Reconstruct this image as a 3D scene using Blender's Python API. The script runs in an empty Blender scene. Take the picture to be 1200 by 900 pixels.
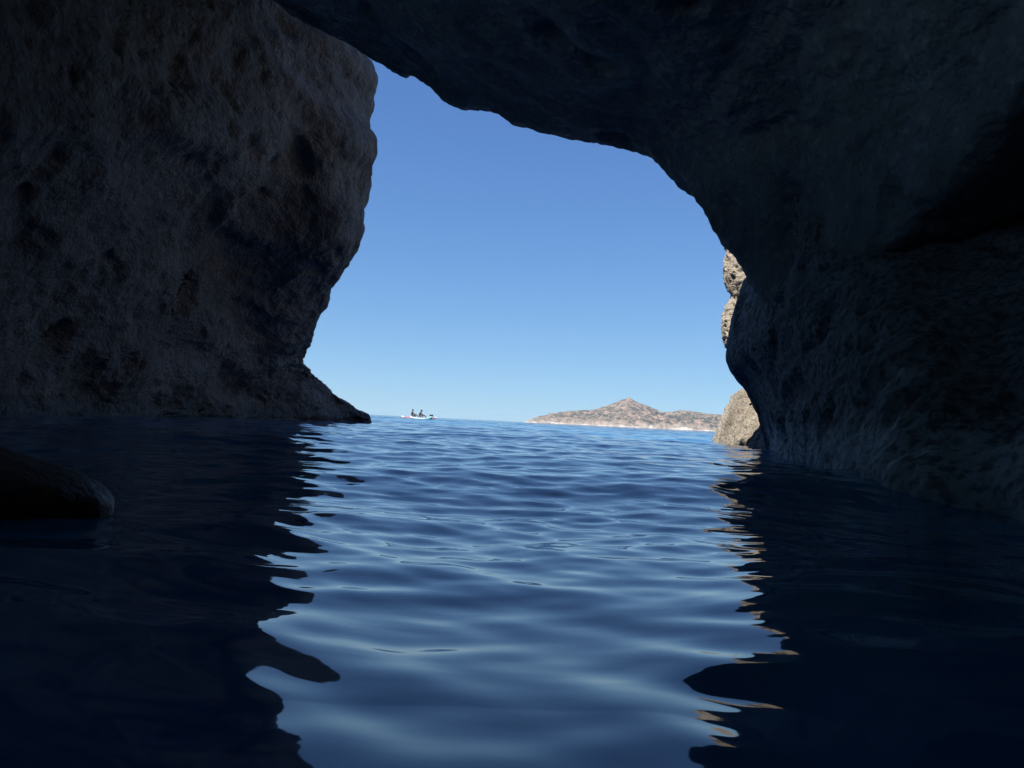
import bpy, bmesh, math, random
import numpy as np
from mathutils import Vector, Matrix

random.seed(7)
rng = np.random.RandomState(11)
scn = bpy.context.scene
COL = scn.collection

# ------------------------------------------------------------------ camera
F = 901.0                       # focal length in photo pixels (1200 wide)
CZ = 0.25                       # eye of a swimmer, just above the water
PITCH = math.atan((493.8 - 450.0) / F)
ROLL = math.atan(0.0485)
fw = Vector((0, math.cos(PITCH), math.sin(PITCH)))
r0 = Vector((1, 0, 0)); u0 = r0.cross(fw)
RT = r0 * math.cos(ROLL) + u0 * math.sin(ROLL)
UP = u0 * math.cos(ROLL) - r0 * math.sin(ROLL)
cam_d = bpy.data.cameras.new('camera'); cam = bpy.data.objects.new('camera', cam_d); COL.objects.link(cam)
M = Matrix((RT, UP, -fw)).transposed().to_4x4(); M.translation = Vector((0, 0, CZ))
cam.matrix_world = M
cam_d.sensor_fit = 'HORIZONTAL'; cam_d.sensor_width = 36.0
cam_d.lens = 36.0 * F / 1200.0
cam_d.clip_start = 0.02; cam_d.clip_end = 60000
scn.camera = cam

def P(px, py, Y):               # measured point of the photo at a chosen distance
    d = fw * F + RT * (px - 600) + UP * (450 - py)
    d = d * (Y / d.y)
    return np.array((d.x, d.y, d.z + CZ))
def PZ(px, Y, z):               # same column, at a chosen height
    py = 493.8
    for _ in range(6):
        py -= (z - P(px, py, Y)[2]) / Y * F
    return P(px, py, Y)

# ------------------------------------------------------------------ helpers
perm = rng.permutation(256); perm = np.concatenate([perm, perm, perm])
grads = rng.normal(size=(256, 3)); grads /= np.linalg.norm(grads, axis=1)[:, None]
def perlin(p):
    p = np.asarray(p, float); i = np.floor(p).astype(int); f = p - i
    i &= 255; u = f * f * f * (f * (f * 6 - 15) + 10)
    def g(dx, dy, dz):
        h = perm[perm[perm[(i[..., 0] + dx) & 255] + ((i[..., 1] + dy) & 255)] + ((i[..., 2] + dz) & 255)]
        gr = grads[h & 255]
        return gr[..., 0] * (f[..., 0] - dx) + gr[..., 1] * (f[..., 1] - dy) + gr[..., 2] * (f[..., 2] - dz)
    def L(a, b, t): return a + (b - a) * t
    x0 = L(g(0, 0, 0), g(1, 0, 0), u[..., 0]); x1 = L(g(0, 1, 0), g(1, 1, 0), u[..., 0])
    x2 = L(g(0, 0, 1), g(1, 0, 1), u[..., 0]); x3 = L(g(0, 1, 1), g(1, 1, 1), u[..., 0])
    return L(L(x0, x1, u[..., 1]), L(x2, x3, u[..., 1]), u[..., 2]) * 1.6
def fbm(p, octv=5, gain=0.5, lac=2.03, ridged=False):
    s = 0; a = 1.0; q = np.asarray(p, float).copy(); n = 0
    for _ in range(octv):
        v = perlin(q)
        if ridged: v = .55 - 2 * np.abs(v)
        s = s + a * v; n += a; a *= gain; q = q * lac + 17.3
    return s / n

def cr(pts, t):                 # Catmull-Rom (centripetal-free) over rows of pts, t in 0..n-1
    pts = np.asarray(pts, float); n = len(pts)
    t = np.clip(t, 0, n - 1 - 1e-9); i = t.astype(int); f = (t - i)
    sh = (-1,) + (1,) * (pts.ndim - 1); f = f.reshape(sh)
    p0 = pts[np.maximum(i - 1, 0)]; p1 = pts[i]; p2 = pts[np.minimum(i + 1, n - 1)]; p3 = pts[np.minimum(i + 2, n - 1)]
    return 0.5 * (2 * p1 + (p2 - p0) * f + (2 * p0 - 5 * p1 + 4 * p2 - p3) * f ** 2 + (3 * p1 - p0 - 3 * p2 + p3) * f ** 3)
def tpar(weights):              # weights: samples per segment
    return np.concatenate([np.linspace(k, k + 1, w, endpoint=False) for k, w in enumerate(weights)] + [[len(weights)]])
def grid_surface(ctrl, rw, cw):
    ctrl = np.asarray(ctrl, float)
    a = cr(ctrl, tpar(rw))
    b = cr(a.transpose(1, 0, 2), tpar(cw)).transpose(1, 0, 2)
    return b
def normals(G):
    du = np.gradient(G, axis=0); dv = np.gradient(G, axis=1)
    n = np.cross(du, dv); l = np.linalg.norm(n, axis=2, keepdims=True)
    return n / np.maximum(l, 1e-9)
def mesh_np(name, V, faces, mat, parent=None, smooth=True):
    me = bpy.data.meshes.new(name)
    V = np.asarray(V, np.float32).reshape(-1, 3); faces = np.asarray(faces, np.int32)
    used, inv = np.unique(faces, return_inverse=True); V = V[used]; faces = inv.reshape(faces.shape).astype(np.int32)
    me.vertices.add(len(V)); me.vertices.foreach_set('co', V.ravel())
    me.loops.add(faces.size); me.loops.foreach_set('vertex_index', faces.ravel())
    me.polygons.add(len(faces)); k = faces.shape[1]
    me.polygons.foreach_set('loop_start', np.arange(0, faces.size, k, dtype=np.int32))
    if smooth: me.polygons.foreach_set('use_smooth', np.ones(len(faces), bool))
    me.update(calc_edges=True); me.validate()
    me.materials.append(mat)
    o = bpy.data.objects.new(name, me); COL.objects.link(o)
    if parent: o.parent = parent
    return o
def grid_faces(nr, nc, wrap=False):
    idx = np.arange(nr * nc).reshape(nr, nc)
    if wrap: idx = np.concatenate([idx, idx[:, :1]], axis=1)
    return np.stack([idx[:-1, :-1], idx[:-1, 1:], idx[1:, 1:], idx[1:, :-1]], -1).reshape(-1, 4)
def grid_obj(name, G, mat, wrap=False, smooth=True):
    return mesh_np(name, G, grid_faces(G.shape[0], G.shape[1], wrap), mat, smooth=smooth)
def struct(o, label=None):
    o['kind'] = 'structure'
    if label: o['label'] = label
    return o
def tag(o, label, cat, group=None):
    o['label'] = label; o['category'] = cat
    if group: o['group'] = group
    return o

# ------------------------------------------------------------------ materials
def newmat(name):
    m = bpy.data.materials.new(name); m.use_nodes = True
    nt = m.node_tree; b = nt.nodes['Principled BSDF']
    return m, nt, b
def nd(nt, t, **kw):
    n = nt.nodes.new(t)
    for k, v in kw.items(): setattr(n, k, v)
    return n
def plain(name, col, rough=0.5, spec=0.4):
    m, nt, b = newmat(name)
    b.inputs['Base Color'].default_value = (*col, 1); b.inputs['Roughness'].default_value = rough
    b.inputs['Specular IOR Level'].default_value = spec
    tc = nd(nt, 'ShaderNodeTexCoord'); nz = nd(nt, 'ShaderNodeTexNoise'); nz.inputs['Scale'].default_value = 9
    nt.links.new(tc.outputs['Object'], nz.inputs['Vector'])
    mx = nd(nt, 'ShaderNodeMix', data_type='RGBA'); mx.inputs[6].default_value = (*[c * .82 for c in col], 1); mx.inputs[7].default_value = (*[min(1, c * 1.15) for c in col], 1)
    nt.links.new(nz.outputs['Fac'], mx.inputs[0]); nt.links.new(mx.outputs[2], b.inputs['Base Color'])
    return m
def rock_mat(name, dark, mid, pale, scale=1.0, crust=0.0, bump=0.06, pits=True, wet=False):
    m, nt, b = newmat(name); Lk = nt.links.new
    b.inputs['Roughness'].default_value = 0.92; b.inputs['Specular IOR Level'].default_value = 0.25
    geo = nd(nt, 'ShaderNodeNewGeometry'); pos = geo.outputs['Position']
    n1 = nd(nt, 'ShaderNodeTexNoise'); n1.inputs['Scale'].default_value = 0.55 * scale; n1.inputs['Detail'].default_value = 9; n1.inputs['Roughness'].default_value = 0.65
    Lk(pos, n1.inputs['Vector'])
    cr_ = nd(nt, 'ShaderNodeValToRGB'); e = cr_.color_ramp.elements
    e[0].position = .33; e[0].color = (*dark, 1); e[1].position = .68; e[1].color = (*pale, 1)
    x = e.new(.5); x.color = (*mid, 1)
    Lk(n1.outputs['Fac'], cr_.inputs['Fac'])
    # conglomerate clasts and pits
    vo = nd(nt, 'ShaderNodeTexVoronoi'); vo.inputs['Scale'].default_value = 7 * scale; vo.inputs['Randomness'].default_value = 1
    wn = nd(nt, 'ShaderNodeTexNoise'); wn.inputs['Scale'].default_value = 3 * scale; wn.inputs['Detail'].default_value = 4
    Lk(pos, wn.inputs['Vector'])
    vm = nd(nt, 'ShaderNodeVectorMath', operation='MULTIPLY_ADD'); vm.inputs[1].default_value = (.10 / scale,) * 3
    Lk(wn.outputs['Color'], vm.inputs[0]); Lk(pos, vm.inputs[2]); Lk(vm.outputs[0], vo.inputs['Vector'])
    mr = nd(nt, 'ShaderNodeMapRange'); mr.inputs[1].default_value = .05; mr.inputs[2].default_value = .45; mr.inputs[3].default_value = 1.1; mr.inputs[4].default_value = .6
    Lk(vo.outputs['Distance'], mr.inputs[0])
    mul = nd(nt, 'ShaderNodeMix', data_type='RGBA', blend_type='MULTIPLY'); mul.inputs[0].default_value = .6 if pits else .35
    Lk(cr_.outputs['Color'], mul.inputs[6]); Lk(mr.outputs[0], mul.inputs[7])
    col = mul.outputs[2]
    if crust:
        sp = nd(nt, 'ShaderNodeSeparateXYZ'); Lk(pos, sp.inputs[0])
        cn = nd(nt, 'ShaderNodeTexNoise'); cn.inputs['Scale'].default_value = 5; cn.inputs['Detail'].default_value = 8; cn.inputs['Roughness'].default_value = .75; Lk(pos, cn.inputs['Vector'])
        ad = nd(nt, 'ShaderNodeMath', operation='MULTIPLY_ADD'); ad.inputs[1].default_value = -0.9; Lk(cn.outputs['Fac'], ad.inputs[0]); Lk(sp.outputs['Z'], ad.inputs[2])
        rg = nd(nt, 'ShaderNodeMapRange'); rg.inputs[1].default_value = crust - .52; rg.inputs[2].default_value = crust - .36; rg.inputs[3].default_value = 1; rg.inputs[4].default_value = 0; Lk(ad.outputs[0], rg.inputs[0])
        m2 = nd(nt, 'ShaderNodeMix', data_type='RGBA'); m2.inputs[7].default_value = (.66, .64, .60, 1)
        Lk(rg.outputs[0], m2.inputs[0]); Lk(col, m2.inputs[6])
        # dark gaps through the crust
        cv = nd(nt, 'ShaderNodeTexNoise'); cv.inputs['Scale'].default_value = 16; cv.inputs['Detail'].default_value = 5; Lk(pos, cv.inputs['Vector'])
        cg = nd(nt, 'ShaderNodeMapRange'); cg.inputs[1].default_value = .4; cg.inputs[2].default_value = .52; cg.inputs[3].default_value = .35; cg.inputs[4].default_value = 1; Lk(cv.outputs['Fac'], cg.inputs[0])
        m3 = nd(nt, 'ShaderNodeMix', data_type='RGBA', blend_type='MULTIPLY'); m3.inputs[0].default_value = .8
        Lk(m2.outputs[2], m3.inputs[6]); Lk(cg.outputs[0], m3.inputs[7]); col = m3.outputs[2]
    if wet:                     # dark wet band lapped by the swell, ragged along its top
        sp = nd(nt, 'ShaderNodeSeparateXYZ'); Lk(pos, sp.inputs[0])
        cn = nd(nt, 'ShaderNodeTexNoise'); cn.inputs['Scale'].default_value = 1.4; cn.inputs['Detail'].default_value = 6; Lk(pos, cn.inputs['Vector'])
        ad = nd(nt, 'ShaderNodeMath', operation='MULTIPLY_ADD'); ad.inputs[1].default_value = -.7; Lk(cn.outputs['Fac'], ad.inputs[0]); Lk(sp.outputs['Z'], ad.inputs[2])
        rg = nd(nt, 'ShaderNodeMapRange'); rg.inputs[1].default_value = -.12; rg.inputs[2].default_value = .04; rg.inputs[3].default_value = .4; rg.inputs[4].default_value = 1; Lk(ad.outputs[0], rg.inputs[0])
        wm = nd(nt, 'ShaderNodeMix', data_type='RGBA', blend_type='MULTIPLY'); wm.inputs[0].default_value = 1; Lk(col, wm.inputs[6]); Lk(rg.outputs[0], wm.inputs[7]); col = wm.outputs[2]
        rr_ = nd(nt, 'ShaderNodeMapRange'); rr_.inputs[1].default_value = .4; rr_.inputs[2].default_value = 1; rr_.inputs[3].default_value = .35; rr_.inputs[4].default_value = .92; Lk(rg.outputs[0], rr_.inputs[0]); Lk(rr_.outputs[0], b.inputs['Roughness'])
    Lk(col, b.inputs['Base Color'])
    n2 = nd(nt, 'ShaderNodeTexNoise'); n2.inputs['Scale'].default_value = 9 * scale; n2.inputs['Detail'].default_value = 8; n2.inputs['Roughness'].default_value = .7; Lk(pos, n2.inputs['Vector'])
    v2 = nd(nt, 'ShaderNodeTexVoronoi'); v2.inputs['Scale'].default_value = 19 * scale; Lk(vm.outputs[0], v2.inputs['Vector'])
    s0 = nd(nt, 'ShaderNodeMath', operation='MULTIPLY_ADD'); s0.inputs[1].default_value = -.5; Lk(v2.outputs['Distance'], s0.inputs[0]); Lk(n2.outputs['Fac'], s0.inputs[2])
    sm = nd(nt, 'ShaderNodeMath', operation='MULTIPLY_ADD'); sm.inputs[1].default_value = -.7; Lk(vo.outputs['Distance'], sm.inputs[0]); Lk(s0.outputs[0], sm.inputs[2])
    bp = nd(nt, 'ShaderNodeBump'); bp.inputs['Strength'].default_value = 1.0; bp.inputs['Distance'].default_value = bump
    Lk(sm.outputs[0], bp.inputs['Height']); Lk(bp.outputs[0], b.inputs['Normal'])
    return m

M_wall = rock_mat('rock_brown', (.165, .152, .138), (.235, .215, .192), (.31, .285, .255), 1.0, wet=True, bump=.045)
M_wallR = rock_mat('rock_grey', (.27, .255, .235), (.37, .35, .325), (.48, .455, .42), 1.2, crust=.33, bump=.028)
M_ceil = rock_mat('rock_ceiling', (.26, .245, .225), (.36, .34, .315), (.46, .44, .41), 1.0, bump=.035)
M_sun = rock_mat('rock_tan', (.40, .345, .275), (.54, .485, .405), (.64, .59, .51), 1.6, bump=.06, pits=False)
M_bould = rock_mat('rock_red', (.12, .055, .04), (.20, .10, .075), (.28, .16, .125), 5, bump=.004)

# ------------------------------------------------------------------ cave: left wall
rows = [  # py, px, depth of the edge seen against the sky
 (497, 435, 23.7), (488, 430, 23.4), (479, 419, 23), (465, 400, 22.2), (446, 376, 21.2), (434, 360, 20.4), (428, 357, 20), (419, 358, 19.8), (412, 361, 19.6), (400, 367, 19.2),
 (385, 368, 18.8), (365, 375, 18.3), (340, 385, 17.6), (320, 400, 17.1), (290, 415, 16.6), (240, 428, 16.2), (190, 435, 15.8), (150, 437, 15.5),
 (100, 434, 15.3), (65, 426, 15.1), (20, 412, 15), (-70, 390, 14.8), (-200, 360, 14.5)]
def lw_row(py, px, d, zfix=None):
    hi = min(1, max(0, (470 - py) / 320.0))
    cols = []
    def pt(x, Y, yy=py):
        return PZ(x, Y, zfix) if zfix is not None else P(x, yy, Y)
    base = [(-420, 5.2), (-200, 7.4), (0, 10.8), (150, 14.5), (270, 18.4)]
    upper = [(-420, 4.0), (-200, 5.4), (0, 7.6), (150, 9.8), (270, 11.9)]
    zf = pt(-420, 5)[2]
    cols.append(np.array((-7.0, -16, pt(-420, 4.5)[2] * 1.0)))
    cols.append(np.array((-5.6, -5, pt(-420, 4.5)[2])))
    for (bx, by), (ux, uy) in zip(base, upper):
        cols.append(pt(bx, by + (uy - by) * hi))
    cols.append(pt(px - 32, d - 1.1)); cols.append(pt(px - 7, d - .35)); cols.append(pt(px, d))
    cols.append(pt(px - 5, d + .6)); cols.append(pt(px - 30, d + 2.2)); cols.append(pt(px - 130, d + 6)); cols.append(pt(px - 600, d + 13)); cols.append(pt(px - 1500, d + 18))
    return cols
ctrl = []
for dz in (-2.5, -.6): ctrl.append(lw_row(497, 436 + (3 if dz < -1 else 1), 23.8, zfix=dz))
ctrl.append(lw_row(496, 435, 23.7, zfix=-.02))
for r in rows[1:]: ctrl.append(lw_row(*r))
ctrl = np.array(ctrl)
nr = ctrl.shape[0] - 1
rw = [6, 10] + [16] * (nr - 2)
cw = [14, 18, 24, 40, 60, 60, 60, 34, 20, 16, 22, 24, 20, 14]
G = grid_surface(ctrl, rw, cw)
N = normals(G)
def rough(G, amps, seed=0, keep=None):
    N = normals(G); p = G + seed * 13.7; D = 0
    for fr, a, ridged, oc in amps:
        D = D + a * fbm(p * fr, oc, .52, ridged=ridged)
    # solution pits: sparse hollows
    if keep is not None: D = D * keep
    return G + N * D[..., None]
def pits(G, fr, amp, th, seed):
    N = normals(G); v = perlin(G * fr + seed); d = np.clip(v - th, 0, 1)
    return G - N * (amp * d / (1 - th))[..., None]
def bedding(G, amp, fz, seed):   # warped, tilted beds standing proud of each other
    N = normals(G); w_ = .6 * fbm(G * .35 + seed, 3)
    t = G[..., 2] + .22 * G[..., 1] + w_
    v = perlin(np.stack([G[..., 0] * .12, G[..., 1] * .12 + seed, t * fz], -1))
    fade = np.clip((G[..., 2] + .1) / .6, 0, 1)
    return G + N * (amp * np.tanh(v * 4) * fade)[..., None]
sgn = 1.0 if N[nr * 8, 150, 0] > 0 else -1.0
def face_in(G, target):         # orient the grid so its normal looks at the target
    N = normals(G); c = G[G.shape[0] // 2, G.shape[1] // 2]; n = N[G.shape[0] // 2, G.shape[1] // 2]
    return G if np.dot(n, np.array(target) - c) > 0 else G[:, ::-1]
G = face_in(G, (0, 8, 1))
G = bedding(G, .10, 1.1, 1.0)
G = rough(G, [(.28, .14, False, 2), (.45, .18, True, 3), (.9, .12, False, 3), (2.6, .085, False, 4), (7, .03, False, 3)], 1)
G = pits(G, .9, .34, .47, 3.3)
G = pits(G, 2.6, .11, .34, 8.3)
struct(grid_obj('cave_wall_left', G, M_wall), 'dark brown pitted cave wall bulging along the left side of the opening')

# ------------------------------------------------------------------ cave: right wall
rr = [(527, 897, 12), (515, 895, 11.9), (503, 892, 11.8), (491, 888, 11.7), (480, 884, 11.6), (462, 876, 11.4), (447, 867, 11.2), (432, 857, 11.1), (415, 853, 11), (395, 855, 11),
      (370, 860, 11), (345, 868, 11), (322, 876, 11), (295, 888, 11), (250, 915, 11), (150, 955, 11), (0, 1000, 11), (-250, 1060, 11)]
def rw_row(py, px, d, zfix=None):
    z = P(px, py, d)[2] if zfix is None else zfix
    zz = max(0, z); c = []
    s = P(px, py, d) if zfix is None else PZ(px, d, z)
    for dx, dd in ((1100, 16), (420, 9), (130, 4), (30, 1.6), (6, .5)): c.append(PZ(px + dx, d + dd, z))
    c.append(s); c.append(PZ(px + 9, d - .6, z))
    for cx, D, l in ((945, 7.0, .4), (1035, 4.0, 1.5), (1180, 3.3, 1.5), (1330, 2.55, 1.2)):
        lift = max(0, px - 897) * .6
        c.append(PZ(cx + lift, min(D + l * zz, 10.2), z))
    c.append(np.array((2.2 + .35 * zz, -1.0, z))); c.append(np.array((3.5 + .4 * zz, -6, z))); c.append(np.array((5 + .4 * zz, -16, z)))
    return c
ctrl = [rw_row(527, 901, 12, -2.5), rw_row(527, 898, 12, -.5), rw_row(527, 897, 12, -.02)] + [rw_row(*r) for r in rr[1:]]
ctrl = np.array(ctrl); nr = len(ctrl) - 1
G = grid_surface(ctrl, [6, 12] + [20] * (nr - 2), [8, 12, 14, 14, 14, 22, 60, 80, 60, 40, 30, 20, 10])
G = face_in(G, (0, 7, 1))
G = bedding(G, .03, 2.6, 4.0)
G = rough(G, [(.4, .10, False, 2), (1.0, .08, True, 3), (3.5, .05, False, 4), (10, .024, False, 4)], 5, keep=1 - .6 * np.clip((G[..., 1] - 9) / 1.8, 0, 1))
G = pits(G, 2.1, .16, .3, 2.2)
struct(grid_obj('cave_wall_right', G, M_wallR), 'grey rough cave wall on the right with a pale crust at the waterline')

# ------------------------------------------------------------------ cave: ceiling (roof mass with its outer face, top and rear)
rim = [(-700, -420, 8.5), (-350, -330, 9.2), (0, -170, 10.4), (210, -75, 11.4), (333, -2, 12), (380, 35, 12), (423, 58, 12), (450, 70, 11.8), (475, 85, 11.6), (505, 99, 11.3), (540, 121, 11), (570, 128, 10.8), (600, 141, 10.6),
       (650, 155, 10.4), (690, 159, 10.3), (730, 168, 10.2), (762, 181, 10), (785, 198, 9.9), (805, 218, 9.8), (832, 250, 9.6), (855, 290, 9.4), (876, 322, 9.2), (905, 354, 8.6), (940, 384, 8.2),
       (985, 393, 8.6), (1040, 380, 8.6), (1110, 350, 8.4), (1220, 300, 8.0), (1500, 200, 7.0)]
ctrl = []
for k, (px, py, d) in enumerate(rim):
    p = P(px, py, d); x, y, z = p
    zt = 4.6 + .18 * max(0, -x)
    if x > 1.2: zt = 4.6 - .35 * (x - 1.2)
    xt = x * .9 if x < 0 else x * 1.0
    xo = x * 1.25; tz = 1.7 * min(5.0, max(0, -x - .6))
    c = [np.array((xo * 1.2, -17, -2.5)), np.array((xo * 1.2, -18, 4)), np.array((xo * 1.2, -15, 8)), np.array((xo * 1.1, y * .3, 8.6 + tz)), np.array((x, max(y, 9.4) - 1.2, 8.4 + tz)), np.array((x, max(y, 9.4) + .45, 7.4 + tz * .8))]
    zq = z + (7.2 + tz * .6 - z) * .45
    c.append(np.array((x * (1 + .03), y + .75, max(zq, z + .5))))
    e = P(px, py - 7, d + .35); c.append(e); c.append(p)
    q = P(px + (1.5 if x > 1.5 else 0), py - 10, d - .32); c.append(q)
    for s in (.14, .32, .55, .8):
        f = 1 - (1 - s) ** (1.7 if z < 3.5 else 1.2)
        yy = y * (1 - s) - 2 * s
        c.append(np.array((x + (xt - x) * s + (.5 * math.sin(s * 3.1) if x > 1.5 else 0), yy, z + (zt - z) * f)))
    c.append(np.array((xt, -4, zt))); c.append(np.array((xt, -10, zt - .8))); c.append(np.array((xt, -13.5, 1.5))); c.append(np.array((xt, -14, -2.5)))
    ctrl.append(c)
ctrl = np.array(ctrl)            # columns first
G = grid_surface(ctrl, [10, 10, 14, 16, 16] + [18] * (len(rim) - 6), [4, 6, 8, 10, 12, 12, 14, 12, 14, 30, 60, 50, 40, 16, 10, 8, 6])
G = face_in(G, (0, 6, 1)) if False else G
Nn = normals(G); ii = G.shape[0] // 2; jj = 12 * 7 + 14 + 60
if np.dot(Nn[ii, jj], np.array((0, 2, 0)) - G[ii, jj]) < 0: G = G[::-1]
G = rough(G, [(.35, .16, False, 2), (.9, .13, False, 3), (2.8, .06, False, 4), (8, .025, False, 4)], 9)
G = pits(G, 1.6, .25, .3, 5.2)
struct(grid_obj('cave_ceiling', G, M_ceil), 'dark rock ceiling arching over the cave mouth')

# ------------------------------------------------------------------ sunlit outer cliff beyond the right wall
oc = [(560, 905, 15.2), (520, 903, 15.2), (470, 898, 15.2), (440, 880, 15.1), (418, 862, 15.1), (406, 853, 15), (395, 848, 15), (380, 847, 15), (362, 850, 15), (347, 856, 15), (335, 852, 15), (316, 849, 15),
      (300, 851, 15), (286, 851, 15), (272, 862, 15.1), (250, 880, 15.3), (215, 915, 15.8), (190, 980, 16.5)]
ctrl = []
for py, px, d in oc:
    ctrl.append([P(px + a, py, d + b) for a, b in ((900, 14), (330, 9), (90, 4), (18, 1.5), (3, .4), (0, 0), (5, -.35), (22, -.8), (70, -1.3), (180, -1.6), (420, -1.2))])
ctrl = np.array(ctrl)
G = grid_surface(ctrl, [16] * (len(oc) - 1), [6, 8, 12, 16, 14, 14, 24, 30, 24, 12])
G = face_in(G, (0, 0, 3))
G = rough(G, [(1.0, .06, False, 3), (2.6, .09, True, 4), (9, .04, True, 4)], 21)
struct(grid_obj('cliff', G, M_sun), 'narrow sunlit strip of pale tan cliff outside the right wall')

# sunlit boulder at its foot
xs = np.linspace(3.2, 9.5, 300); ys = np.linspace(11.6, 22.5, 420)
X, Y = np.meshgrid(xs, ys)
edge = np.interp(Y, [11.6, 12.6, 14, 15.5, 17, 18.5, 20, 21, 22.5], [4.75, 4.13, 4.17, 4.36, 4.62, 4.9, 5.38, 6.0, 7.6])
hy = np.interp(Y, [11.6, 12.6, 13.4, 14.3, 15.0, 16.3, 17.3, 18.6, 20, 21, 22.5], [.25, .45, .62, .66, .62, .92, 1.10, 1.02, .8, .5, .2])
q = np.stack([X, Y, 0 * X], -1)
E = X - edge + .10 * fbm(q * .9, 3) + .05 * fbm(q * 4, 3)
Z = np.where(E > 0, hy * np.clip(E / .46, 0, 1) ** .75 + .24 * E, E * 3.0)
Z = np.maximum(Z, -1.6)
Z = Z + .10 * fbm(q * 1.6 + 4, 4) + .07 * fbm(q * 4.5 + 9, 4, ridged=True)
Gb = np.stack([X, Y, Z], -1)
Gb = rough(Gb, [(3.0, .06, True, 4), (9, .025, False, 3)], 31)
M_tan = rock_mat('rock_boulder', (.21, .175, .13), (.32, .275, .215), (.42, .37, .30), 1.3, bump=.06, pits=False)
o = grid_obj('boulder', Gb, M_tan)
tag(o, 'sunlit tan boulder at the waterline just outside the right cave wall', 'rock')

# ------------------------------------------------------------------ dark rock low in the water at the left
c = P(30, 590, 1.9)
nu, nv = 90, 160
U = np.linspace(0.0, 1, nu)[:, None]; T = np.linspace(0, 2 * math.pi, nv, endpoint=False)[None, :]
def sup(a, e): return np.sign(a) * np.abs(a) ** e
ph = (U - .5) * math.pi
rx, ry, rz = .40, .20, .125
bx = rx * sup(np.cos(ph), .72) * sup(np.cos(T), .85)
by = ry * sup(np.cos(ph), .7) * sup(np.sin(T), .8)
bz = rz * sup(np.sin(ph), .95) * np.ones_like(T)
bz = np.where(bz > 0, bz * (1.0 - .42 * np.clip(bx / rx, -1, 1)), bz * 2.2)
B = np.stack([bx, by, bz + 0 * bx], -1)
p0 = PZ(100, 1.72, 0.0)
B = B + np.array((p0[0] - rx + .005, 1.80, .01))
nB = B - np.array((p0[0] - rx, 1.80, 0.0)); nB /= np.linalg.norm(nB, axis=2, keepdims=True)
B = B + nB * (.022 * fbm(B * 4, 3) + .006 * fbm(B * 13, 3, ridged=True))[..., None]
M_bould.node_tree.nodes['Principled BSDF'].inputs['Roughness'].default_value = .5
o = grid_obj('rock', B[::-1] if False else B, M_bould, wrap=True)
tag(o, 'low rounded reddish dark rock in the water by the left edge', 'rock')

# ------------------------------------------------------------------ island
pxs = np.linspace(596, 1010, 620); vs = np.linspace(0, 1, 260)
PX, VV = np.meshgrid(pxs, vs)
Hp = np.interp(PX, [596, 612, 618, 630, 648, 662, 690, 700, 715, 728, 737, 746, 757, 778, 800, 815, 830, 850, 880, 930, 980, 1010],
                   [-2, -1, .8, 4.8, 11.6, 14.3, 17.6, 19, 25.4, 30.6, 34.6, 31.0, 27, 19.4, 22.6, 22, 20, 19.4, 18, 14, 5, -2])
k = np.array([.25, .5, .25])
Yd = 1750 + 750 * VV
slope = .0485
Xw = Yd * ((PX - 600) / F) + 0.0
q = np.stack([Xw / 130., Yd / 130., 0 * Xw], -1)
shape = np.interp(VV, [0, .03, .08, .2, .42, .58, .75, 1], [-.1, .0, .16, .30, .70, 1.0, .8, 0])
Zi = Hp * (2185 / F) * shape
near = np.interp(PX, [690, 706, 722, 745, 775, 800, 830, 860, 900, 950, 980], [0, 3, 8, 11, 13.5, 15, 14.5, 14, 13, 8, 0])
ns = np.interp(VV, [0, .03, .07, .13, .22, .32, .45], [-.05, .0, .45, .8, 1.0, .8, .2])
sea = np.clip(Hp / 4, 0, 1)
rid = fbm(q * 1.6, 6, .55, ridged=True); gul = fbm(q * np.array((4.5, 1.4, 1)) + 5, 5, .6, ridged=True)
ridge_keep = 1 - .75 * np.exp(-((VV - .58) / .06) ** 2)
Zi = np.maximum(Zi, near * (1850 / F) * ns * (1 + .25 * rid))
Zi = Zi + sea * np.clip(VV / .08, 0, 1) * ((9.5 * rid + 8.5 * gul) * ridge_keep + 3.0 * fbm(q * 7, 5, .6, ridged=True) * np.clip(1.4 - VV * 1.2, .3, 1) * ridge_keep)
Zi = np.where(VV < .02, -2, Zi)
Gi = np.stack([Xw, Yd, Zi], -1)
m, nt, b = newmat('island_scrub'); Lk = nt.links.new
b.inputs['Roughness'].default_value = .95; b.inputs['Specular IOR Level'].default_value = .1
geo = nd(nt, 'ShaderNodeNewGeometry'); sp = nd(nt, 'ShaderNodeSeparateXYZ'); Lk(geo.outputs['Position'], sp.inputs[0])
nz = nd(nt, 'ShaderNodeTexNoise'); nz.inputs['Scale'].default_value = .022; nz.inputs['Detail'].default_value = 10; nz.inputs['Roughness'].default_value = .68; Lk(geo.outputs['Position'], nz.inputs['Vector'])
zz = nd(nt, 'ShaderNodeMath', operation='MULTIPLY_ADD'); zz.inputs[1].default_value = -46; Lk(nz.outputs['Fac'], zz.inputs[0]); Lk(sp.outputs['Z'], zz.inputs[2])
ramp = nd(nt, 'ShaderNodeMapRange'); ramp.inputs[1].default_value = -27; ramp.inputs[2].default_value = -7; Lk(zz.outputs[0], ramp.inputs[0])
mix = nd(nt, 'ShaderNodeMix', data_type='RGBA'); mix.inputs[6].default_value = (.36, .30, .245, 1)
sc = nd(nt, 'ShaderNodeTexNoise'); sc.inputs['Scale'].default_value = .055; sc.inputs['Detail'].default_value = 7; sc.inputs['Roughness'].default_value = .7; Lk(geo.outputs['Position'], sc.inputs['Vector'])
scr = nd(nt, 'ShaderNodeValToRGB'); e = scr.color_ramp.elements; e[0].position = .44; e[0].color = (.06, .06, .05, 1); e[1].position = .58; e[1].color = (.31, .22, .17, 1)
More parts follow.
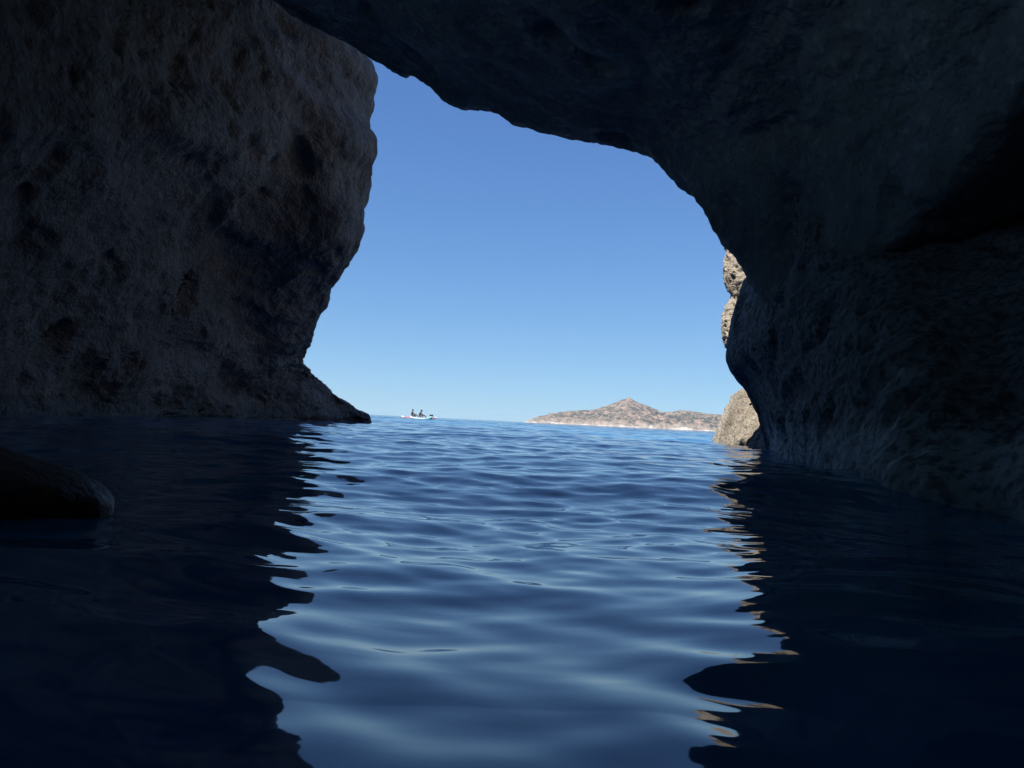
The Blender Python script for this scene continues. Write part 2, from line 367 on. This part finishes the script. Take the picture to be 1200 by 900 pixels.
Lk(sc.outputs['Fac'], scr.inputs['Fac']); Lk(scr.outputs['Color'], mix.inputs[7]); Lk(ramp.outputs[0], mix.inputs[0])
shr = nd(nt, 'ShaderNodeMapRange'); shr.inputs[1].default_value = 2.2; shr.inputs[2].default_value = 4.5; sn = nd(nt, 'ShaderNodeTexNoise'); sn.inputs['Scale'].default_value = .03; sn.inputs['Detail'].default_value = 6; Lk(geo.outputs['Position'], sn.inputs['Vector'])
sa = nd(nt, 'ShaderNodeMath', operation='MULTIPLY_ADD'); sa.inputs[1].default_value = 40; sa.inputs[2].default_value = -17.5; Lk(sn.outputs['Fac'], sa.inputs[0])
sb2 = nd(nt, 'ShaderNodeMath', operation='ADD'); Lk(sa.outputs[0], sb2.inputs[0]); Lk(sp.outputs['Z'], sb2.inputs[1]); Lk(sb2.outputs[0], shr.inputs[0])
mix2 = nd(nt, 'ShaderNodeMix', data_type='RGBA'); mix2.inputs[6].default_value = (.52, .46, .39, 1); Lk(shr.outputs[0], mix2.inputs[0]); Lk(mix.outputs[2], mix2.inputs[7])
Lk(mix2.outputs[2], b.inputs['Base Color'])
bp = nd(nt, 'ShaderNodeBump'); bp.inputs['Distance'].default_value = 6; bp.inputs['Strength'].default_value = .8; Lk(sc.outputs['Fac'], bp.inputs['Height']); Lk(bp.outputs[0], b.inputs['Normal'])
o = grid_obj('island', Gi, m)
struct(o, 'far dry brown island with a pointed hill on the horizon')

# ------------------------------------------------------------------ water
m, nt, b = newmat('sea_water'); Lk = nt.links.new
b.inputs['Base Color'].default_value = (.016, .105, .20, 1); b.inputs['Roughness'].default_value = .03; b.inputs['IOR'].default_value = 1.46
b.inputs['Specular IOR Level'].default_value = .5
geo = nd(nt, 'ShaderNodeNewGeometry'); sp = nd(nt, 'ShaderNodeSeparateXYZ'); Lk(geo.outputs['Position'], sp.inputs[0])
fa = nd(nt, 'ShaderNodeMapRange'); fa.inputs[1].default_value = 15; fa.inputs[2].default_value = 120; fa.inputs[3].default_value = 0.02; fa.inputs[4].default_value = 1; Lk(sp.outputs['Y'], fa.inputs[0])
# underwater light painted as paler blue near the cave; deep water offshore, teal shallows
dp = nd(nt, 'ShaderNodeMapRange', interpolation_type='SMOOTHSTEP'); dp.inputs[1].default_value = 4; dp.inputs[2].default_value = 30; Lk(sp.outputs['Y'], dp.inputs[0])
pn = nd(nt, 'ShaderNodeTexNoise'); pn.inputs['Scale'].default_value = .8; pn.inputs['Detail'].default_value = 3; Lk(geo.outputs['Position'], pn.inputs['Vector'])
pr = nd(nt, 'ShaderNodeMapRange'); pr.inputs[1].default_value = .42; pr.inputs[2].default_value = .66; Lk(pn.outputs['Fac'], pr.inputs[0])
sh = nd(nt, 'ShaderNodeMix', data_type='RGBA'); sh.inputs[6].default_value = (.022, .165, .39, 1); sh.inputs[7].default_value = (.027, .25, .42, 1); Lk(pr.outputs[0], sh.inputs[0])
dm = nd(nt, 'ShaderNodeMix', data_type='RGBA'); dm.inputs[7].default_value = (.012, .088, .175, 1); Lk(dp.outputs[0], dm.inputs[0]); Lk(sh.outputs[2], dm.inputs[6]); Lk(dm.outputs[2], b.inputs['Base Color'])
mp = nd(nt, 'ShaderNodeMapping'); mp.inputs['Scale'].default_value = (.45, 1, 1); Lk(geo.outputs['Position'], mp.inputs['Vector'])
w1 = nd(nt, 'ShaderNodeTexNoise'); w1.inputs['Scale'].default_value = 1.1; w1.inputs['Detail'].default_value = 5; w1.inputs['Roughness'].default_value = .55; Lk(mp.outputs[0], w1.inputs['Vector'])
bp = nd(nt, 'ShaderNodeBump'); bp.inputs['Distance'].default_value = .45; Lk(fa.outputs[0], bp.inputs['Strength']); Lk(w1.outputs['Fac'], bp.inputs['Height'])
Lk(bp.outputs[0], b.inputs['Normal'])
M_water = m

radii = [0.18]
while radii[-1] < 20000:
    r = radii[-1]; radii.append(r * (1 + (.0062 if r < 120 else .025 if r < 2500 else .08)))
radii = np.array(radii); nr_ = len(radii)
az = np.concatenate([np.radians(np.linspace(-46, 46, 860)), np.radians(np.linspace(46, 314, 120)[1:-1])])
R, A = np.meshgrid(radii, az, indexing='ij')
WX = R * np.sin(A); WY = R * np.cos(A)
sp_ = np.gradient(radii)[:, None] * np.ones_like(A)
wr = np.random.RandomState(8)
HZ = np.zeros_like(WX); DX = np.zeros_like(WX); DY = np.zeros_like(WX)
def swarp(x, y, s):             # slow phase wander keeps crests short and uneven
    return perlin(np.stack([x * s, y * s, 0 * x + 3.1], -1))
wa = swarp(WX, WY, .35); wb = swarp(WX + 40, WY, .9); wc = swarp(WX, WY + 77, .12)
sea_out = np.clip((WY - 2) / 14, 0, 1) * .3 + np.clip((WY - 10) / 60, 0, 1) * .6
waves = []
for i in range(150):
    lam = 0.16 * (6.0 / 0.16) ** (wr.rand() ** 1.25)
    ang = wr.normal(0, 1.05 if lam < .5 else .7) + .05
    waves.append((lam, ang, wr.rand() * 6.28))
for lam, ang, phs in waves:
    kx, ky = math.sin(ang), -math.cos(ang); kk = 2 * math.pi / lam
    steep = (.0085 if lam < .22 else .0108 if lam < .42 else .0060 if lam < 1.1 else .0040 if lam < 2.2 else .0035)
    amp = steep / kk
    fade = np.clip((lam / sp_ - 2.2) / 2.0, 0, 1)
    if not fade.any(): continue
    warp = wa * min(1.6, .8 / lam + .5) + wb * .5 + wc * 1.5
    th = kk * (kx * WX + ky * WY) + phs + warp
    loc = fade * (1 + 1.6 * sea_out)
    HZ += amp * loc * (np.sin(th) - .28 * np.cos(2 * th))
    DX += kx * amp * .8 * loc * np.cos(th); DY += ky * amp * .8 * loc * np.cos(th)
nearf = np.exp(-(R / 9) ** 2)
HZ += .066 * np.cos(2 * math.pi * (WY + .6 + .2 * WX) / 6.5 + .3 * wa) * nearf - .040 * np.cos(2 * math.pi * (WX + .06) / 2.0 + .3 * wb) * np.exp(-(R / 2.6) ** 2)
calm = np.clip((R - .15) / .6, .3, 1)
V = np.stack([WX + DX * calm, WY + DY * calm, HZ * calm], -1)
fc = grid_faces(nr_, len(az), wrap=True)
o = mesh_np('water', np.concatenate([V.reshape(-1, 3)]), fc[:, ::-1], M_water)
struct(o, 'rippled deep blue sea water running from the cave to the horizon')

# ------------------------------------------------------------------ boats and people, far out on the water
def surf(ax, ay):
    return 0.0
def kayak_hull(L, W, H, bow_up, nseg=40, mring=20, keel=-.10):
    Vv = []
    for i in range(nseg + 1):
        t = -1 + 2 * i / nseg
        w = W / 2 * max(.02, (1 - abs(t) ** 2.6)) ** .8
        sheer = H * (.55 + .45 * abs(t) ** 2.2) + (bow_up * max(0, t) ** 3)
        kz = keel + (sheer - keel - .03) * abs(t) ** 7
        for j in range(mring):
            a = 2 * math.pi * j / mring
            y = w * math.copysign(abs(math.cos(a)) ** .7, math.cos(a))
            s = math.sin(a)
            z = kz + (sheer - kz) * (.5 + .5 * math.copysign(abs(s) ** .8, s))
            if s > .35: z -= .05 * (1 - abs(t) ** 3) * (s - .35) * (1 if abs(t) < .75 else .2)
            Vv.append((t * L / 2, y, z))
    fs = []
    for i in range(nseg):
        for j in range(mring):
            a = i * mring + j; b_ = i * mring + (j + 1) % mring
            fs.append((a, b_, b_ + mring, a + mring))
    return np.array(Vv), np.array(fs)
def empty(name, loc, rz=0, label=None, cat=None, group=None):
    o = bpy.data.objects.new(name, None); COL.objects.link(o); o.location = loc; o.rotation_euler = (0, 0, rz)
    o.empty_display_size = .1
    return tag(o, label, cat, group)
def tube(bm, pts, rad, n=8):
    rings = []
    pts = [Vector(p) for p in pts]
    for i, p in enumerate(pts):
        d = (pts[min(i + 1, len(pts) - 1)] - pts[max(i - 1, 0)]).normalized()
        u = d.orthogonal().normalized(); v = d.cross(u)
        r = rad[i] if isinstance(rad, (list, tuple)) else rad
        rings.append([bm.verts.new(p + (u * math.cos(2 * math.pi * k / n) + v * math.sin(2 * math.pi * k / n)) * r) for k in range(n)])
    for a, b2 in zip(rings[:-1], rings[1:]):
        for k in range(n): bm.faces.new((a[k], a[(k + 1) % n], b2[(k + 1) % n], b2[k]))
    bm.faces.new(rings[0][::-1]); bm.faces.new(rings[-1])
def bm_obj(name, bm, mat, parent=None):
    bmesh.ops.recalc_face_normals(bm, faces=bm.faces)
    me = bpy.data.meshes.new(name); bm.to_mesh(me); bm.free(); me.materials.append(mat)
    me.polygons.foreach_set('use_smooth', np.ones(len(me.polygons), bool))
    o = bpy.data.objects.new(name, me); COL.objects.link(o)
    if parent: o.parent = parent
    return o

M_white = plain('white_shell', (.78, .78, .76), .35)
M_green = plain('pale_green_shell', (.32, .58, .52), .35)
M_red = plain('red_shell', (.52, .20, .22), .35)
M_black = plain('black_fabric', (.025, .028, .032), .7)
M_skin = plain('tanned_skin', (.14, .085, .065), .6)
M_cloth = plain('maroon_cloth', (.10, .03, .05), .8)
M_navy = plain('navy_cloth', (.03, .035, .06), .8)
M_hair = plain('dark_hair', (.02, .016, .014), .7)
M_hat = plain('grey_cap', (.14, .17, .18), .8)

KY = 95.0
a0 = PZ(480, KY, 0); a1 = PZ(507.5, KY, 0); kc = (a0 + a1) / 2
LW = a1[0] - a0[0]
kz = 0.03
ky = empty('kayak', (kc[0], KY, kz), 0, 'short white kayak with pale green bow carrying two people', 'kayak', 'kayaks out on the sea')
Vh, Fh = kayak_hull(LW, .78, .26, .22)
ti = Vh[:, 0] / (LW / 2)
cx = Vh[Fh].mean(1)[:, 0] / (LW / 2)
hull = mesh_np('hull', Vh, Fh[cx < .28], M_white, ky)
mesh_np('bow', Vh, Fh[cx >= .28], M_green, ky)
for sx in (-.78, .12):
    bm = bmesh.new(); bmesh.ops.create_cube(bm, size=1, matrix=Matrix.Translation((sx, 0, .34)) @ Matrix.Rotation(-.2, 4, 'Y') @ Matrix.Diagonal((.07, .4, .34, 1)))
    bmesh.ops.bevel(bm, geom=bm.edges[:], offset=.025, segments=2, affect='EDGES'); bm_obj('backrest', bm, M_black, ky)
# dark bag strapped on the raised bow
bm = bmesh.new(); tube(bm, [(-.24, 0, 0), (-.2, 0, .0), (0, 0, .01), (.18, 0, .02), (.22, 0, .02)], [.05, .095, .105, .09, .04], 12)
bag = bm_obj('dry_bag', bm, M_black); bag.location = (kc[0] + LW * .42, KY, kz + .47)
tag(bag, 'small black bag lying on the bow of the white kayak', 'bag')
# long red kayak right behind
b0 = PZ(469, KY + 2.2, 0); b1 = PZ(513, KY + 2.2, 0); kc2 = (b0 + b1) / 2; L2 = b1[0] - b0[0]
ky2 = empty('kayak', (kc2[0], KY + 2.2, .04), 0, 'long red kayak with white tips floating behind the white kayak', 'kayak', 'kayaks out on the sea')
Vh, Fh = kayak_hull(L2, .72, .26, .05)
c2 = np.abs(Vh[Fh].mean(1)[:, 0] / (L2 / 2))
tipm = ((Vh[Fh].mean(1)[:, 0] < -.78 * L2 / 2) & (Vh[Fh].mean(1)[:, 0] > -.95 * L2 / 2)) | (Vh[Fh].mean(1)[:, 0] > .84 * L2 / 2)
mesh_np('hull', Vh, Fh[~tipm], M_red, ky2)
tipL = tipm & (Vh[Fh].mean(1)[:, 0] < 0); tipR = tipm & (Vh[Fh].mean(1)[:, 0] > 0)
mesh_np('hull_tip', Vh, Fh[tipL], M_white, ky2); mesh_np('hull_tip', Vh, Fh[tipR], M_white, ky2)

def skin_body(name, joints, edges, mat, parent):
    me = bpy.data.meshes.new(name); me.from_pydata([j[:3] for j in joints], edges, []); me.update()
    o = bpy.data.objects.new(name, me); COL.objects.link(o)
    md = o.modifiers.new('skin', 'SKIN'); md.use_smooth_shade = True
    for i, j in enumerate(joints):
        v = me.skin_vertices[0].data[i]; v.radius = (j[3], j[3]); v.use_root = (i == 0)
    sb = o.modifiers.new('sub', 'SUBSURF'); sb.levels = 2; sb.render_levels = 2
    dg = bpy.context.evaluated_depsgraph_get(); dg.update()
    me2 = bpy.data.meshes.new_from_object(o.evaluated_get(dg)); me2.name = name
    bpy.data.objects.remove(o)
    me2.materials.clear(); me2.materials.append(mat)
    me2.polygons.foreach_set('use_smooth', np.ones(len(me2.polygons), bool))
    o = bpy.data.objects.new(name, me2); COL.objects.link(o); o.parent = parent
    return o
def ball(name, c, r, mat, parent, sc=(1, 1, 1), cut=None):
    bm = bmesh.new(); bmesh.ops.create_icosphere(bm, subdivisions=3, radius=r, matrix=Matrix.Translation(c) @ Matrix.Diagonal((*sc, 1)))
    if cut is not None:
        bmesh.ops.bisect_plane(bm, geom=bm.verts[:] + bm.edges[:] + bm.faces[:], plane_co=(c[0], c[1], cut), plane_no=(0, 0, -1), clear_outer=True)
        bmesh.ops.holes_fill(bm, edges=[e for e in bm.edges if e.is_boundary])
    return bm_obj(name, bm, mat, parent)
def person(loc, lean, label, shirt, hat):
    root = empty('person', loc, 0, label, 'person', 'people on the white kayak')
    def tp(x, z): return (x * math.cos(lean) + z * math.sin(lean), z * math.cos(lean) - x * math.sin(lean))
    J = []; E = []
    def add(x, y, z, r, pr=None, tors=False):
        if tors: x, z = tp(x, z)
        J.append((x, y, z + .12, r)); 
        if pr is not None: E.append((pr, len(J) - 1))
        return len(J) - 1
    pel = add(0, 0, 0, .15)
    wa_ = add(0, 0, .20, .125, pel, True); ch = add(.01, 0, .42, .155, wa_, True); nk = add(.01, 0, .56, .065, ch, True); hd = add(.03, 0, .68, .10, nk, True); hd2 = add(.035, 0, .78, .095, hd, True)
    for s in (-1, 1):
        sh = add(.0, s * .19, .46, .065, ch, True); sx, sz = tp(0, .46)
        el = add(sx + .22, s * .27, sz - .20, .047, sh); wr_ = add(sx + .46, s * .22, sz - .28, .036, el); add(sx + .55, s * .19, sz - .29, .04, wr_)
        hp = add(.08, s * .10, -.01, .095, pel); kn = add(.48, s * .17, .20, .068, hp); an = add(.80, s * .13, -.02, .045, kn); add(.90, s * .13, .02, .04, an)
    skin_body('body', J, E, M_skin, root)
    # clothing a little proud of the torso
    SJ = []; SE = []
    for k_, (x, z, r) in enumerate(((0, .02, .165), (0, .2, .14), (.01, .42, .17), (.01, .50, .13))):
        xx, z2 = tp(x, z); SJ.append((xx, 0, z2 + .12, r)); 
        if k_: SE.append((k_ - 1, k_))
    for s in (-1, 1):
        xx, z2 = tp(0, .46); SJ.append((xx, s * .17, z2 + .12, .085)); SE.append((2, len(SJ) - 1))
        SJ.append((xx + .11, s * .235, z2 + .02, .068)); SE.append((len(SJ) - 2, len(SJ) - 1))
    skin_body('shirt', SJ, SE, shirt, root)
    hx, hz = tp(.03, .74)
    ball('cap' if hat else 'hair', (hx - .01, 0, hz + .135), .118, M_hat if hat else M_hair, root, (1.05, .95, 1.1), hz + .12)
    # face: nose and eyes
    bm = bmesh.new(); tube(bm, [(hx + .09, 0, hz + .11), (hx + .125, 0, hz + .09)], [.012, .02], 6); bm_obj('nose', bm, M_skin, root)
    return root
p1 = PZ(482.6, KY, 0); p2 = PZ(491.2, KY, 0)
person((p1[0], KY, kz + .17), .06, 'person in maroon top sitting upright at the stern of the white kayak', M_cloth, True)
person((p2[0], KY, kz + .17), .30, 'person leaning forward and reaching down in the middle of the white kayak', M_navy, False)

# ------------------------------------------------------------------ sea haze
bm = bmesh.new(); bmesh.ops.create_cube(bm, size=1)
hm = bpy.data.materials.new('sea_haze'); hm.use_nodes = True; ht = hm.node_tree; ht.nodes.clear()
ho = ht.nodes.new('ShaderNodeOutputMaterial'); hv = ht.nodes.new('ShaderNodeVolumePrincipled')
hv.inputs['Color'].default_value = (.64, .90, 1, 1); hv.inputs['Density'].default_value = .00009
ht.links.new(hv.outputs[0], ho.inputs['Volume'])
o = bm_obj('haze', bm, hm); o['kind'] = 'stuff'; o['label'] = 'thin bluish sea haze over the water'
o.scale = (30000, 30000, 120); o.location = (0, 3000, 60 - 4)

# ------------------------------------------------------------------ light
S = Vector((-1, -.62, 1.75)).normalized()
el = math.asin(S.z); rot = math.atan2(S.x, S.y)
w = bpy.data.worlds.new('World'); scn.world = w; w.use_nodes = True
nt = w.node_tree; bg = nt.nodes['Background']
sky = nt.nodes.new('ShaderNodeTexSky'); sky.sky_type = 'NISHITA'; sky.sun_disc = False
sky.sun_elevation = el; sky.sun_rotation = rot; sky.air_density = .7; sky.dust_density = .0; sky.ozone_density = 3.0
tint = nt.nodes.new('ShaderNodeMix'); tint.data_type = 'RGBA'; tint.blend_type = 'MULTIPLY'; tint.inputs[0].default_value = 1
tint.inputs[7].default_value = (.72, .93, 1.15, 1)
nt.links.new(sky.outputs[0], tint.inputs[6])
def vmath(op, a, b_):
    n = nt.nodes.new('ShaderNodeVectorMath'); n.operation = op
    for k, v in enumerate((a, b_)):
        if isinstance(v, tuple): n.inputs[k].default_value = v
        else: nt.links.new(v, n.inputs[k])
    return n.outputs[0]
QS = .075 * 1.866
gd = vmath('MULTIPLY', tint.outputs[2], (1.2 * QS, 1.36 * QS, 1.95 * QS))
den = vmath('MULTIPLY_ADD', gd, (1.1, .75, .7)); den.node.inputs[2].default_value = (1, 1, 1)
nt.links.new(vmath('MULTIPLY', vmath('DIVIDE', gd, den), (1 / QS,) * 3), bg.inputs[0]); bg.inputs[1].default_value = .075
sl = bpy.data.lights.new('sun', 'SUN'); sl.energy = 4.6; sl.angle = math.radians(.53); sl.color = (1, .95, .88)
so = bpy.data.objects.new('sun', sl); COL.objects.link(so); so.rotation_euler = S.to_track_quat('Z', 'Y').to_euler(); so.location = (-20, -20, 40)

scn.render.engine = 'CYCLES'
scn.cycles.use_denoising = True
scn.cycles.max_bounces = 8; scn.cycles.diffuse_bounces = 6; scn.cycles.glossy_bounces = 4
scn.cycles.sample_clamp_indirect = 10
vs_ = scn.view_settings
vs_.view_transform = 'Standard'; vs_.look = 'None'; vs_.gamma = 1; vs_.exposure = .9; vs_.use_curve_mapping = False
